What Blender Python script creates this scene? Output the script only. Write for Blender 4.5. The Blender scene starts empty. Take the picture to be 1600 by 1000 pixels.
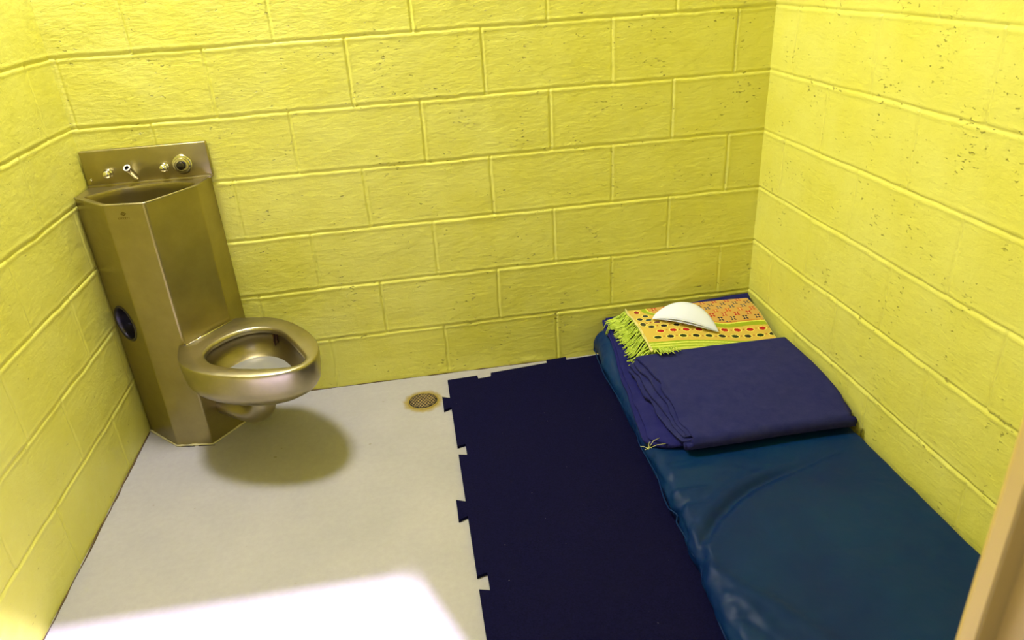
import bpy, bmesh, math, random
import numpy as np
from mathutils import Vector, Matrix

# ------------------------------------------------------------------ camera
sc = bpy.context.scene
col = sc.collection
cam_d = bpy.data.cameras.new('camera'); cam = bpy.data.objects.new('camera', cam_d); col.objects.link(cam)
Rm = [[0.9869547, 0.1182637, -0.1092430], [-0.1500758, 0.4301391, -0.8902009], [-0.0582887, 0.8949828, 0.4422763]]
M4 = Matrix(Rm).to_4x4(); M4.translation = Vector((-1.113081, -2.428579, 1.396514))
cam.matrix_world = M4
cam_d.sensor_width = 36.0; cam_d.lens = 1135.072 / 1600 * 36
cam_d.shift_x = 0.004294; cam_d.shift_y = 0.000993
cam_d.clip_start = 0.02
cam_d.dof.use_dof = True; cam_d.dof.focus_distance = 2.6; cam_d.dof.aperture_fstop = 6.3
sc.camera = cam

# ------------------------------------------------------------------ world, lights, exposure
w = bpy.data.worlds.new('world'); sc.world = w; w.use_nodes = True
w.node_tree.nodes['Background'].inputs[0].default_value = (0.55, 0.6, 1.0, 1)
w.node_tree.nodes['Background'].inputs[1].default_value = 0.35
sc.view_settings.view_transform = 'Standard'; sc.view_settings.look = 'None'
sc.view_settings.gamma = 1.0; sc.view_settings.use_curve_mapping = False
sc.view_settings.exposure = -0.10

def area(name, loc, size, power, color, aim=None):
    d = bpy.data.lights.new(name, 'AREA'); d.shape = 'RECTANGLE'; d.size = size[0]; d.size_y = size[1]
    d.energy = power; d.color = color
    o = bpy.data.objects.new(name, d); col.objects.link(o); o.location = loc
    if aim is not None:
        o.rotation_euler = (Vector(aim) - Vector(loc)).to_track_quat('-Z', 'Y').to_euler()
    return o
area('ceiling_lamp_light', (-1.78, -0.34, 2.97), (0.34, 0.34), 80, (0.97, 0.965, 1.0))
area('corridor_fill', (-1.25, -2.62, 1.95), (0.9, 0.35), 5.5, (0.97, 0.95, 1.0), (-0.9, 0, 0.9))  # added fill lamp outside the doorway, brightens the right and back walls
sun_d = bpy.data.lights.new('daylight_sun', 'SUN'); sun_d.energy = 30; sun_d.angle = math.radians(2.3); sun_d.color = (0.70, 0.62, 1.0)
sun = bpy.data.objects.new('daylight_sun', sun_d); col.objects.link(sun)
sun.rotation_euler = Vector((-0.46, 1.0, -1.74)).to_track_quat('-Z', 'Y').to_euler()
sun.location = (0, -5, 5)

# ------------------------------------------------------------------ helpers
XL, XR, YF = -2.118, 0.1353, -2.05
rnd = random.Random(4)

def link(o, parent=None):
    col.objects.link(o)
    if parent is not None: o.parent = parent
    return o
def tag(o, label=None, cat=None, group=None, kind=None):
    if label: o['label'] = label
    if cat: o['category'] = cat
    if group: o['group'] = group
    if kind: o['kind'] = kind
    return o
def empty(name, loc):
    o = bpy.data.objects.new(name, None); o.location = loc; o.empty_display_size = 0.05
    return link(o)
def mesh_obj(name, verts, faces, mat, parent=None, smooth=True):
    me = bpy.data.meshes.new(name); me.from_pydata([tuple(v) for v in verts], [], faces); me.update()
    if smooth: me.shade_smooth()
    if mat: me.materials.append(mat)
    o = bpy.data.objects.new(name, me)
    if parent is not None:      # verts are given in world coordinates
        me.transform(Matrix.Translation(-parent_world(parent)))
    return link(o, parent)
def parent_world(p):
    v = Vector(p.location)
    while p.parent is not None:
        p = p.parent; v = v + Vector(p.location)
    return v
def bm_obj(name, bm, mat, parent=None, smooth=True, angle=None):
    bmesh.ops.recalc_face_normals(bm, faces=bm.faces)
    me = bpy.data.meshes.new(name); bm.to_mesh(me); bm.free()
    if smooth: me.shade_smooth()
    if angle: me.set_sharp_from_angle(angle=math.radians(angle))
    me.materials.append(mat)
    if parent is not None: me.transform(Matrix.Translation(-parent_world(parent)))
    return link(bpy.data.objects.new(name, me), parent)
def add_box(bm, lo, hi, bevel=0, seg=2):
    v = [bm.verts.new((x, y, z)) for x in (lo[0], hi[0]) for y in (lo[1], hi[1]) for z in (lo[2], hi[2])]
    f = [(0,1,3,2),(4,6,7,5),(0,4,5,1),(2,3,7,6),(0,2,6,4),(1,5,7,3)]
    fs = [bm.faces.new([v[i] for i in q]) for q in f]
    if bevel:
        es = list({e for q in fs for e in q.edges})
        bmesh.ops.bevel(bm, geom=es, offset=bevel, segments=seg, profile=0.5, affect='EDGES')
def loft(bm, rings, cap0=True, cap1=True, closed=True):
    vr = [[bm.verts.new(p) for p in r] for r in rings]
    n = len(vr[0])
    for a, b in zip(vr[:-1], vr[1:]):
        for i in range(n if closed else n - 1):
            j = (i + 1) % n
            bm.faces.new((a[i], a[j], b[j], b[i]))
    if cap0: bm.faces.new(list(reversed(vr[0])))
    if cap1: bm.faces.new(vr[-1])
    return vr
def tube(bm, pts, rad, n=14, caps=True):
    pts = [Vector(p) for p in pts]; rings = []
    up = None
    for i, p in enumerate(pts):
        t = (pts[min(i+1, len(pts)-1)] - pts[max(i-1, 0)]).normalized()
        if up is None:
            up = Vector((0,0,1)) if abs(t.z) < .9 else Vector((1,0,0))
        a = t.cross(up).normalized(); up = a.cross(t).normalized()
        r = rad[i] if isinstance(rad, (list, tuple)) else rad
        rings.append([p + (a*math.cos(2*math.pi*k/n) + up*math.sin(2*math.pi*k/n))*r for k in range(n)])
    loft(bm, rings, caps, caps)
def lathe(bm, prof, origin, axis, n=32, cap=True):
    """prof: list of (radius, height along axis)"""
    ax = Vector(axis).normalized(); u = ax.orthogonal().normalized(); v = ax.cross(u)
    o = Vector(origin)
    rings = [[o + ax*h + (u*math.cos(2*math.pi*k/n) + v*math.sin(2*math.pi*k/n))*r for k in range(n)] for r, h in prof]
    loft(bm, rings, cap, cap)
def smooth_curve(pts, n, closed=False):
    P = [Vector(p) for p in pts]; out = []; m = len(P)
    segs = m if closed else m - 1
    for s in range(segs):
        if closed: p0, p1, p2, p3 = P[(s-1) % m], P[s], P[(s+1) % m], P[(s+2) % m]
        else: p0, p1, p2, p3 = P[max(s-1, 0)], P[s], P[s+1], P[min(s+2, m-1)]
        for k in range(n):
            t = k / n
            out.append(0.5*((2*p1) + (p2-p0)*t + (2*p0-5*p1+4*p2-p3)*t*t + (3*p1-p0-3*p2+p3)*t**3))
    if not closed: out.append(P[-1])
    return out
def vnoise(x, y, seed=0, scale=1.0):
    """smooth value noise on numpy arrays, range about -1..1"""
    r = np.random.RandomState(seed); G = r.uniform(-1, 1, (64, 64))
    x = x * scale + 1000.0; y = y * scale + 1000.0
    xi = np.floor(x).astype(int); yi = np.floor(y).astype(int); fx = x - xi; fy = y - yi
    fx = fx*fx*(3-2*fx); fy = fy*fy*(3-2*fy)
    g = lambda i, j: G[i % 64, j % 64]
    return (g(xi, yi)*(1-fx)*(1-fy) + g(xi+1, yi)*fx*(1-fy) + g(xi, yi+1)*(1-fx)*fy + g(xi+1, yi+1)*fx*fy)
def sn(x, y, seed=0, scale=1.0):
    return float(vnoise(np.array([x]), np.array([y]), seed, scale)[0])
def grid_mesh(name, P, mat, parent=None, kind=None):
    """P: (n,m,3) array"""
    n, m, _ = P.shape
    me = bpy.data.meshes.new(name)
    idx = np.arange(n*m).reshape(n, m)
    q = np.stack([idx[:-1, :-1], idx[1:, :-1], idx[1:, 1:], idx[:-1, 1:]], -1).reshape(-1, 4)
    me.vertices.add(n*m); me.vertices.foreach_set('co', P.reshape(-1).astype(np.float32))
    me.loops.add(q.size); me.loops.foreach_set('vertex_index', q.reshape(-1).astype(np.int32))
    me.polygons.add(len(q)); me.polygons.foreach_set('loop_start', (np.arange(len(q))*4).astype(np.int32))
    me.polygons.foreach_set('loop_total', np.full(len(q), 4, np.int32))
    me.update(calc_edges=True); me.shade_smooth(); me.materials.append(mat)
    if parent is not None: me.transform(Matrix.Translation(-parent_world(parent)))
    return link(bpy.data.objects.new(name, me), parent)

# ------------------------------------------------------------------ materials
def srgb(r, g, b):
    f = lambda c: (c/255/12.92) if c/255 <= 0.04045 else ((c/255+0.055)/1.055)**2.4
    return (f(r), f(g), f(b), 1)
class Mat:
    def __init__(s, name):
        s.m = bpy.data.materials.new(name); s.m.use_nodes = True
        s.nt = s.m.node_tree; s.b = s.nt.nodes['Principled BSDF']
    def set(s, **k):
        names = dict(color='Base Color', rough='Roughness', metal='Metallic', spec='Specular IOR Level', sheen='Sheen Weight', sheen_rough='Sheen Roughness',
                     coat='Coat Weight', coat_rough='Coat Roughness', trans='Transmission Weight', ior='IOR', aniso='Anisotropic')
        for a, v in k.items():
            s.b.inputs[names[a]].default_value = v
        return s
    def node(s, t, **k):
        n = s.nt.nodes.new(t)
        for a, v in k.items():
            if a in n.inputs: n.inputs[a].default_value = v
            else: setattr(n, a, v)
        return n
    def link(s, a, b): s.nt.links.new(a, b)
    def coords(s, scale=(1,1,1)):
        tc = s.node('ShaderNodeTexCoord'); mp = s.node('ShaderNodeMapping'); mp.inputs['Scale'].default_value = scale
        s.link(tc.outputs['Object'], mp.inputs['Vector']); return mp.outputs[0]
    def noise(s, vec, scale, detail=4, rough=0.5):
        n = s.node('ShaderNodeTexNoise'); n.inputs['Scale'].default_value = scale; n.inputs['Detail'].default_value = detail
        n.inputs['Roughness'].default_value = rough; s.link(vec, n.inputs['Vector']); return n.outputs['Fac']
    def ramp(s, fac, stops):
        r = s.node('ShaderNodeValToRGB'); e = r.color_ramp.elements
        while len(e) < len(stops): e.new(0.5)
        for i, (p, c) in enumerate(stops): e[i].position = p; e[i].color = c
        s.link(fac, r.inputs[0]); return r.outputs[0]
    def bump(s, h, strength, dist, normal=None):
        b = s.node('ShaderNodeBump'); b.inputs['Strength'].default_value = strength; b.inputs['Distance'].default_value = dist
        s.link(h, b.inputs['Height'])
        if normal is not None: s.link(normal, b.inputs['Normal'])
        return b.outputs[0]
    def maths(s, op, a, b=None, c=None):
        n = s.node('ShaderNodeMath'); n.operation = op
        for i, v in enumerate((a, b, c)):
            if v is None: continue
            if isinstance(v, (int, float)): n.inputs[i].default_value = v
            else: s.link(v, n.inputs[i])
        return n.outputs[0]
    def mix(s, fac, a, b):
        n = s.node('ShaderNodeMix'); n.data_type = 'RGBA'
        s.link(fac, n.inputs[0])
        for i, v in ((6, a), (7, b)):
            if isinstance(v, tuple): n.inputs[i].default_value = v
            else: s.link(v, n.inputs[i])
        return n.outputs[2]
    def out(s, name, v): s.link(v, s.b.inputs[name])

def g(v): return (v, v, v, 1)

def wall_paint(name, pore, depth):
    m = Mat(name).set(rough=0.42, spec=0.45)
    st = (0.45, 0.45, 1.0)
    c = m.coords(st)
    c1 = m.coords((1, 1, 1))
    big = m.noise(c1, 5.0, 3, 0.6)
    base = m.ramp(big, [(0.3, srgb(219, 214, 93)), (0.7, srgb(224, 221, 114))])
    # torn pores of the block face, dirt sits in them
    pn = m.noise(c, 115.0, 3, 0.6)
    area_n = m.noise(c1, 9.0, 2, 0.5)
    thr = m.maths('MULTIPLY_ADD', area_n, 0.40, pore)
    pit = m.maths('SUBTRACT', thr, pn)
    pit = m.maths('MULTIPLY', pit, 14.0)
    pit = m.maths('MINIMUM', m.maths('MAXIMUM', pit, 0.0), 1.0)
    colr = m.mix(m.maths('MULTIPLY', pit, 0.5), base, srgb(134, 120, 30))
    m.out('Base Color', colr)
    fine = m.noise(c, 150.0, 3, 0.6)
    mid = m.noise(c, 70.0, 4, 0.7)
    h = m.maths('MULTIPLY_ADD', mid, 0.9, m.maths('MULTIPLY', fine, 0.35))
    h = m.maths('SUBTRACT', h, m.maths('MULTIPLY', pit, 2.0))
    m.out('Normal', m.bump(h, depth, 0.0030))
    return m.m
M_wall = wall_paint('yellow_block_paint', 0.130, 0.85)
M_wall_l = wall_paint('yellow_smooth_block_paint', 0.085, 0.45)

def floor_mat():
    m = Mat('painted_concrete_floor').set(rough=0.5, spec=0.35)
    c = m.coords()
    n1 = m.noise(c, 2.2, 4, 0.6); n2 = m.noise(c, 55, 4, 0.7)
    a = m.ramp(n1, [(0.3, srgb(155, 151, 154)), (0.7, srgb(168, 163, 165))])
    b = m.ramp(n2, [(0.35, g(0.93)), (0.65, g(1.0))])
    mx = m.node('ShaderNodeMix'); mx.data_type = 'RGBA'; mx.blend_type = 'MULTIPLY'; mx.inputs[0].default_value = 1
    m.link(a, mx.inputs[6]); m.link(b, mx.inputs[7]); base = mx.outputs[2]
    # rust stain round the drain
    tc = m.node('ShaderNodeTexCoord'); d = m.node('ShaderNodeVectorMath'); d.operation = 'DISTANCE'
    d.inputs[1].default_value = (-1.161, -0.180, 0)
    m.link(tc.outputs['Object'], d.inputs[0])
    dd = m.maths('ADD', d.outputs['Value'], m.maths('MULTIPLY', m.maths('SUBTRACT', m.noise(c, 38, 3, .6), 0.5), 0.030))
    st = m.ramp(dd, [(0.050, g(1)), (0.064, g(0.75)), (0.076, g(0))])
    base = m.mix(st, base, srgb(140, 120, 40))
    # small flecks
    fl = m.noise(c, 24, 2, 0.5)
    fk = m.ramp(fl, [(0.755, g(0)), (0.775, g(1))])
    base = m.mix(m.maths('MULTIPLY', fk, 0.5), base, srgb(120, 110, 80))
    m.out('Base Color', base)
    m.out('Normal', m.bump(n2, 0.25, 0.002))
    return m.m
M_floor = floor_mat()

def steel(name, color, rough, brush=(1, 1, 60), amt=0.12, patch=0.0):
    m = Mat(name).set(metal=1.0, rough=rough)
    c = m.coords(brush); n = m.noise(c, 6.0, 4, 0.6)
    c1 = m.coords(); p = m.noise(c1, 11.0, 4, 0.65)
    lo = tuple(x*0.86 for x in color[:3]) + (1,)
    m.out('Base Color', m.ramp(p, [(0.35, lo), (0.65, color)]))
    r = m.maths('MULTIPLY_ADD', n, amt, rough - amt/2)
    r = m.maths('MULTIPLY_ADD', p, amt, r)
    m.out('Roughness', r)
    m.out('Normal', m.bump(n, 0.06, 0.001))
    return m.m
M_steel = steel('brushed_stainless_steel', (0.40, 0.34, 0.17, 1), 0.32)
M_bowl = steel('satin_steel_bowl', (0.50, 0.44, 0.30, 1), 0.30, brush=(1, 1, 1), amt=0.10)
M_chrome = Mat('polished_chrome').set(metal=1.0, rough=0.12, color=(0.82, 0.8, 0.78, 1)).m
M_dark = Mat('dark_recess').set(color=(0.012, 0.01, 0.012, 1), rough=0.7).m
M_etch = Mat('etched_mark').set(color=srgb(92, 72, 10), rough=0.6, metal=0.4).m
M_rust = Mat('rust_streak').set(color=srgb(66, 32, 16), rough=0.8).m
M_caulk = Mat('white_caulk').set(color=srgb(205, 196, 150), rough=0.6).m
M_edge = Mat('floor_edge_dark').set(color=srgb(84, 66, 34), rough=0.9).m
M_water = Mat('toilet_water').set(color=(0.24, 0.23, 0.20, 1), rough=0.22, spec=0.5).m
m = Mat('drain_grate_steel').set(metal=0.7, rough=0.5, color=srgb(176, 152, 108)); M_grate = m.m

m = Mat('black_rubber_mat').set(rough=0.9, spec=0.04)
c = m.coords(); n = m.noise(c, 260, 2, 0.7); s2 = m.noise(c, 120, 1, 0.5)
fk = m.ramp(s2, [(0.80, g(0)), (0.83, g(1))])
base = m.ramp(n, [(0.3, (0.0028, 0.0026, 0.018, 1)), (0.75, (0.0065, 0.006, 0.036, 1))])
m.out('Base Color', m.mix(fk, base, (0.10, 0.09, 0.12, 1)))
m.out('Normal', m.bump(n, 0.5, 0.0015)); M_rubber = m.m

m = Mat('teal_vinyl').set(rough=0.48, spec=0.15)
c = m.coords(); n = m.noise(c, 3.5, 4, 0.55); n2 = m.noise(c, 14, 3, 0.55); n3 = m.noise(c, 420, 2, .6)
m.out('Base Color', m.ramp(n, [(0.3, (0.001, 0.013, 0.080, 1)), (0.7, (0.0015, 0.024, 0.095, 1))]))
nb = m.bump(n, 0.5, 0.02); nb = m.bump(n2, 0.35, 0.006, nb)
m.out('Normal', m.bump(n3, 0.12, 0.0006, nb)); M_vinyl = m.m

def cloth(name, c0, c1, bumpd=0.0012, sc_=350):
    m = Mat(name).set(rough=0.95, spec=0.05, sheen=0.06, sheen_rough=0.6)
    c = m.coords(); n = m.noise(c, 30, 5, 0.7); f = m.noise(c, sc_, 3, 0.7)
    m.out('Base Color', m.ramp(n, [(0.3, c0), (0.7, c1)]))
    m.b.inputs['Sheen Tint'].default_value = (0.5, 0.45, 0.9, 1)
    nb = m.bump(n, 0.25, 0.004)
    m.out('Normal', m.bump(f, 0.6, bumpd, nb)); return m.m
M_blanket = cloth('slate_blue_blanket', (0.014, 0.016, 0.105, 1), (0.024, 0.027, 0.125, 1))
M_blanket2 = cloth('navy_blanket', (0.010, 0.011, 0.105, 1), (0.018, 0.019, 0.130, 1))
m = Mat('white_knit_cap').set(color=(0.76, 0.79, 0.97, 1), rough=0.9, spec=0.1)
c = m.coords(); n = m.noise(c, 500, 2, .5); m.out('Normal', m.bump(n, 0.25, 0.0006)); M_cap = m.m
def fibre(name, c0, c1):
    m = Mat(name).set(rough=0.9, spec=0.1); c = m.coords(); n = m.noise(c, 90, 3, 0.6)
    m.out('Base Color', m.ramp(n, [(0.3, c0), (0.7, c1)])); return m.m
M_fringe = fibre('lime_green_fringe', srgb(148, 172, 44), srgb(196, 212, 98))
M_selvage = fibre('cream_selvage', srgb(200, 190, 110), srgb(225, 214, 150))
M_thread = fibre('pale_thread', srgb(190, 190, 120), srgb(220, 215, 160))
M_frame = Mat('tan_painted_steel_frame').set(color=srgb(200, 174, 92), rough=0.45, spec=0.45).m
M_ceil = Mat('ceiling_paint').set(color=srgb(228, 222, 170), rough=0.8).m

# ------------------------------------------------------------------ walls: painted block, relief built in the mesh
CH = 0.2035
def axis_samples(a, b, fine_to, step, coarse=0.03):
    s = list(np.arange(a, min(fine_to, b), step)) + list(np.arange(min(fine_to, b), b, coarse)) + [b]
    return np.unique(np.round(np.array(s), 5))
def wall_relief(U, Z, beds, joints, seed):
    """returns outward relief (positive = into the room) for wall coordinate U, height Z"""
    bedz = np.array([0] + beds); nrow = len(bedz)
    wob = 0.0022*vnoise(U, Z*0, seed+1, 5.0) + 0.0012*vnoise(U, Z*0, seed+2, 21.0)
    H = np.zeros_like(U)
    # block faces: each a little proud or shy, a little tilted
    row = np.clip(np.searchsorted(bedz, Z[0] if False else Z.ravel(), side='right') - 1, 0, nrow-1).reshape(Z.shape)
    r = np.random.RandomState(seed)
    for k in range(nrow):
        zk = bedz[k]; zt = bedz[k+1] if k+1 < nrow else 9
        mrow = (row == k)
        js = sorted(joints(k)); edges = [-99] + js + [99]
        for a, b in zip(edges[:-1], edges[1:]):
            off = r.uniform(-0.0010, 0.0010); tz = r.uniform(-0.006, 0.006)
            mm = mrow & (U >= a) & (U < b)
            H[mm] += off + tz*(Z[mm]-zk-0.1)
        for j in js:
            s = r.uniform(0.55, 1.15); jj = j + 0.0012*vnoise(Z, Z*0, seed+int(abs(j)*100)+k, 17.0) + r.uniform(-.002, .002)
            wdt = r.uniform(0.0027, 0.0036)
            inrow = np.clip((Z-zk+0.002)/0.004, 0, 1)*np.clip((zt-Z+0.002)/0.004, 0, 1)
            H -= 0.0034*s*np.exp(-((U-jj)/wdt)**2)*inrow
            H += 0.0009*s*np.exp(-((U-jj-0.009)/0.004)**2)*inrow
    for k, zb in enumerate(beds):
        zz = zb + wob + 0.001*vnoise(U, Z*0+k, seed+40+k, 3.0)
        amp = 0.0042*(0.75+0.35*vnoise(U, Z*0+k*3.3, seed+60, 4.0))
        H -= amp*np.exp(-((Z-zz)/0.0033)**2)
        H += 0.0012*np.exp(-((Z-zz+0.010)/0.005)**2)
        H += 0.0008*np.exp(-((Z-zz-0.010)/0.004)**2)
    H += 0.0009*vnoise(U, Z, seed+5, 9.0) + 0.00045*vnoise(U, Z, seed+6, 33.0) + 0.00022*vnoise(U*.6, Z, seed+7, 110.0)
    return H
beds = [round(CH*k, 4) for k in range(1, 16)]
beds_b = [0.2030, 0.4045, 0.6095, 0.8155, 1.0155, 1.2200] + [1.2200+CH*k for k in range(1, 9)]
def jb(k):   # back wall, x of vertical joints in row k (row 0 on the floor)
    base = [-0.628, -1.052, -1.471, -1.885] if k % 2 == 0 else [0.004, -0.416, -0.842, -1.265, -1.685, -2.10]
    if k % 2 == 0: base = base + [-0.203]
    return base
def jr(k):   # right wall, distance from the back wall
    return [0.366, 0.781, 1.190, 1.60, 2.0] if k % 2 == 0 else [0.151, 0.571, 0.993, 1.40, 1.82]
def jl(k):
    return [0.360, 0.785, 1.20, 1.62] if k % 2 == 0 else [0.165, 0.588, 1.01, 1.43]
ZT = 3.0
us = np.arange(XL-0.02, XR+0.02, 0.0027); zs = axis_samples(-0.01, ZT, 1.45, 0.0027)
U, Z = np.meshgrid(us, zs, indexing='ij')
H = wall_relief(U, Z, beds_b, jb, 11)
# lumpy paint drips along the foot of the wall beside the mat
H += 0.004*np.exp(-((Z-0.012)/0.010)**2)*np.clip(vnoise(U, Z, 77, 16.0), 0, 1)
P = np.stack([U, -H, Z], -1)
tag(grid_mesh('wall_back', P, M_wall), kind='structure')
ys = axis_samples(-0.02, -YF+0.02, 1.5, 0.0036, 0.02)
U, Z = np.meshgrid(ys, zs[::1], indexing='ij')
H = wall_relief(U, Z, beds, jr, 23)
# a gouge in the paint
H -= 0.0012*np.exp(-(((U-0.468)-(0.60-Z)*0.25)/0.003)**2)*((Z < 0.625) & (Z > 0.56))
P = np.stack([XR - H, -U, Z], -1)[::-1]
tag(grid_mesh('wall_right', P, M_wall), kind='structure')
H = wall_relief(U, Z, beds, jl, 37)*0.8
P = np.stack([XL + H, -U, Z], -1)
tag(grid_mesh('wall_left', P, M_wall_l), kind='structure')

# front wall with the doorway the view is taken through
XJ0, XJ1, ZH, YO = -1.76, -0.690, 2.10, -2.25
bm = bmesh.new()
add_box(bm, (XL-0.1, YO+0.005, 0), (XJ0-0.06, YF, ZT)); add_box(bm, (XJ1+0.06, YO+0.005, 0), (XR+0.15, YF, ZT))
add_box(bm, (XJ0-0.06, YO+0.005, ZH+0.06), (XJ1+0.06, YF, ZT))
tag(bm_obj('wall_front', bm, M_wall, smooth=False), kind='structure')
bm = bmesh.new()
prof = [(0.062, 0.0), (0.062, 0.012), (0.006, 0.012), (0.0018, 0.0102), (0.0, 0.006), (0.0, -0.008), (0.002, -0.010), (0.018, -0.011), (0.016, -0.20), (0.062, -0.20)]
def jamb(xs, sgn):
    r0 = [(xs + sgn*a, YF + b, 0.0) for a, b in prof]; r1 = [(x, y, ZH+0.06) for x, y, z in r0]
    loft(bm, [r0, r1])
jamb(XJ1, 1); jamb(XJ0, -1)
r0 = [(XJ0, YF + b, ZH + a) for a, b in prof]; r1 = [(XJ1, y, z) for x, y, z in r0]
loft(bm, [r0, r1])
tag(bm_obj('door_1', bm, M_frame, smooth=False), kind='structure')

bm = bmesh.new(); add_box(bm, (XL-0.1, YO, -0.05), (XR+0.1, 0.1, 0.0)); tag(bm_obj('floor', bm, M_floor, smooth=False), kind='structure')
bm = bmesh.new(); add_box(bm, (XL-0.1, YO, ZT), (XR+0.1, 0.1, ZT+0.1)); tag(bm_obj('ceiling', bm, M_ceil, smooth=False), kind='structure')
# outer skins so that no daylight leaks through the thin relief meshes
bm = bmesh.new(); add_box(bm, (XL-0.1, 0.02, -0.05), (XR+0.1, 0.1, ZT)); tag(bm_obj('wall_back_core', bm, M_wall, smooth=False), kind='structure')
bm = bmesh.new(); add_box(bm, (XR+0.02, YO, -0.05), (XR+0.1, 0.1, ZT)); tag(bm_obj('wall_right_core', bm, M_wall, smooth=False), kind='structure')
bm = bmesh.new(); add_box(bm, (XL-0.1, YO, -0.05), (XL-0.02, 0.1, ZT)); tag(bm_obj('wall_left_core', bm, M_wall, smooth=False), kind='structure')
# dark brown line where the left wall and the back wall meet the floor
bm = bmesh.new()
pts = [(XL+0.003+0.0015*sn(y, 0, 3, 30), y, 0.0005) for y in np.linspace(-0.15, -2.0, 120)]
tube(bm, pts, [0.0024+0.0014*sn(p[1], 1, 4, 22) for p in pts], 6)
pts = [(x, -0.003-0.001*sn(x, 0, 5, 30), 0.0005) for x in np.linspace(-1.6, -0.6, 90)]
tube(bm, pts, [0.0016+0.0014*sn(p[0], 1, 6, 26) for p in pts], 6)
tag(bm_obj('edge_line_1', bm, M_edge), kind='structure')

# ------------------------------------------------------------------ steel sink and toilet unit
A = Vector((-2.112, -0.140, 0)); B = Vector((-1.994, -0.259, 0)); Cc = Vector((-1.874, -0.277, 0)); D = Vector((-1.762, -0.126, 0))
E_ = Vector((-1.745, -0.004, 0)); F_ = Vector((-2.112, -0.004, 0))
ZR = 0.838
unit = empty('sink_toilet_unit', (-1.93, -0.14, 0))
tag(unit, 'tall brushed stainless steel sink and toilet combination unit standing in the left corner', 'sink toilet unit')
plan = [A, B, Cc, D, E_, F_]
def up(v, z): return Vector((v.x, v.y, z))
# cabinet shell: side facets, left front facet pierced by the round paper holder
HC = Vector((-2.062, -0.191, 0.437)); HR = 0.056
bm = bmesh.new()
def chamfer(prev, p, nxt, d=0.004):
    return [p + (prev-p).normalized()*d, p + (prev-p).normalized()*d*0.25 + (nxt-p).normalized()*d*0.25, p + (nxt-p).normalized()*d]
cB = chamfer(A, B, Cc); cC = chamfer(B, Cc, D, 0.006); cD = chamfer(Cc, D, E_)
line = cB + cC + cD + [E_]
for a, b in zip(line[:-1], line[1:]):
    vs = [bm.verts.new(up(a, 0.004)), bm.verts.new(up(b, 0.004)), bm.verts.new(up(b, ZR)), bm.verts.new(up(a, ZR))]
    bm.faces.new(vs)
# pierced facet A-B
e1 = (cB[0]-A).normalized(); nrm = Vector((-e1.y, e1.x, 0)); nrm = nrm if nrm.y < 0 else -nrm
HC = A + e1*((HC-A).dot(e1)) ; HC.z = 0.437
outer = [bm.verts.new(v) for v in (up(A, .004), up(cB[0], .004), up(cB[0], ZR), up(A, ZR))]
N = 40
inner = [bm.verts.new(HC + e1*HR*math.cos(2*math.pi*k/N) + Vector((0,0,1))*HR*math.sin(2*math.pi*k/N)) for k in range(N)]
es = [bm.edges.new((outer[i], outer[(i+1) % 4])) for i in range(4)] + [bm.edges.new((inner[i], inner[(i+1) % N])) for i in range(N)]
bmesh.ops.triangle_fill(bm, use_beauty=True, edges=es)
# back and bottom
vs = [bm.verts.new(up(F_, .004)), bm.verts.new(up(E_, .004)), bm.verts.new(up(E_, ZR)), bm.verts.new(up(F_, ZR))]; bm.faces.new(vs)
vs = [bm.verts.new(up(F_, .004)), bm.verts.new(up(A, .004)), bm.verts.new(up(A, ZR)), bm.verts.new(up(F_, ZR))]; bm.faces.new(vs)
bmesh.ops.remove_doubles(bm, verts=bm.verts, dist=0.0002)
cab = bm_obj('cabinet', bm, M_steel, unit, smooth=False)
# paper holder: round recess with a rolled lip
bm = bmesh.new()
prof = [(HR+0.006, 0.0005), (HR+0.004, 0.003), (HR, 0.003), (HR-0.003, -0.001), (HR-0.004, -0.012), (HR-0.004, -0.10), (HR-0.012, -0.108), (0.006, -0.110)]
lathe(bm, prof, HC, nrm, 40, cap=False)
ph = bm_obj('paper_holder', bm, steel('shaded_recess_steel', (0.10, 0.09, 0.13, 1), 0.35), unit)  # steel colour darkened, puts the shade of the recess into it
ph['label'] = 'dark round toilet paper recess'
bm = bmesh.new(); tube(bm, [HC - nrm*0.030 - e1*0.053 + Vector((0,0,-0.022)), HC - nrm*0.030 + e1*0.053 + Vector((0,0,-0.022))], 0.003, 10)
bm_obj('holder_rod', bm, M_chrome, ph)
# top deck with the lens shaped basin opening
front = [(-2.082, -0.146), (-2.062, -0.166), (-2.020, -0.212), (-1.988, -0.243), (-1.940, -0.252), (-1.884, -0.262), (-1.868, -0.254), (-1.830, -0.206), (-1.790, -0.146), (-1.772, -0.110)]
backc = [(-1.778, -0.088), (-1.808, -0.068), (-1.870, -0.052), (-1.938, -0.049), (-1.984, -0.056), (-2.025, -0.077), (-2.050, -0.098), (-2.078, -0.126)]
loop = smooth_curve([(x, y, ZR) for x, y in front + backc], 3, True)
bm = bmesh.new()
oc = [A] + cB + cC + cD + [E_, F_]
outer = [bm.verts.new(up(v, ZR+0.001)) for v in oc]
inner = [bm.verts.new((v.x, v.y, ZR+0.001)) for v in loop]
es = [bm.edges.new((outer[i], outer[(i+1) % len(outer)])) for i in range(len(outer))] + [bm.edges.new((inner[i], inner[(i+1) % len(inner)])) for i in range(len(inner))]
bmesh.ops.triangle_fill(bm, use_beauty=True, edges=es)
deck = bm_obj('sink_deck', bm, M_steel, unit, smooth=False)
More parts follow.
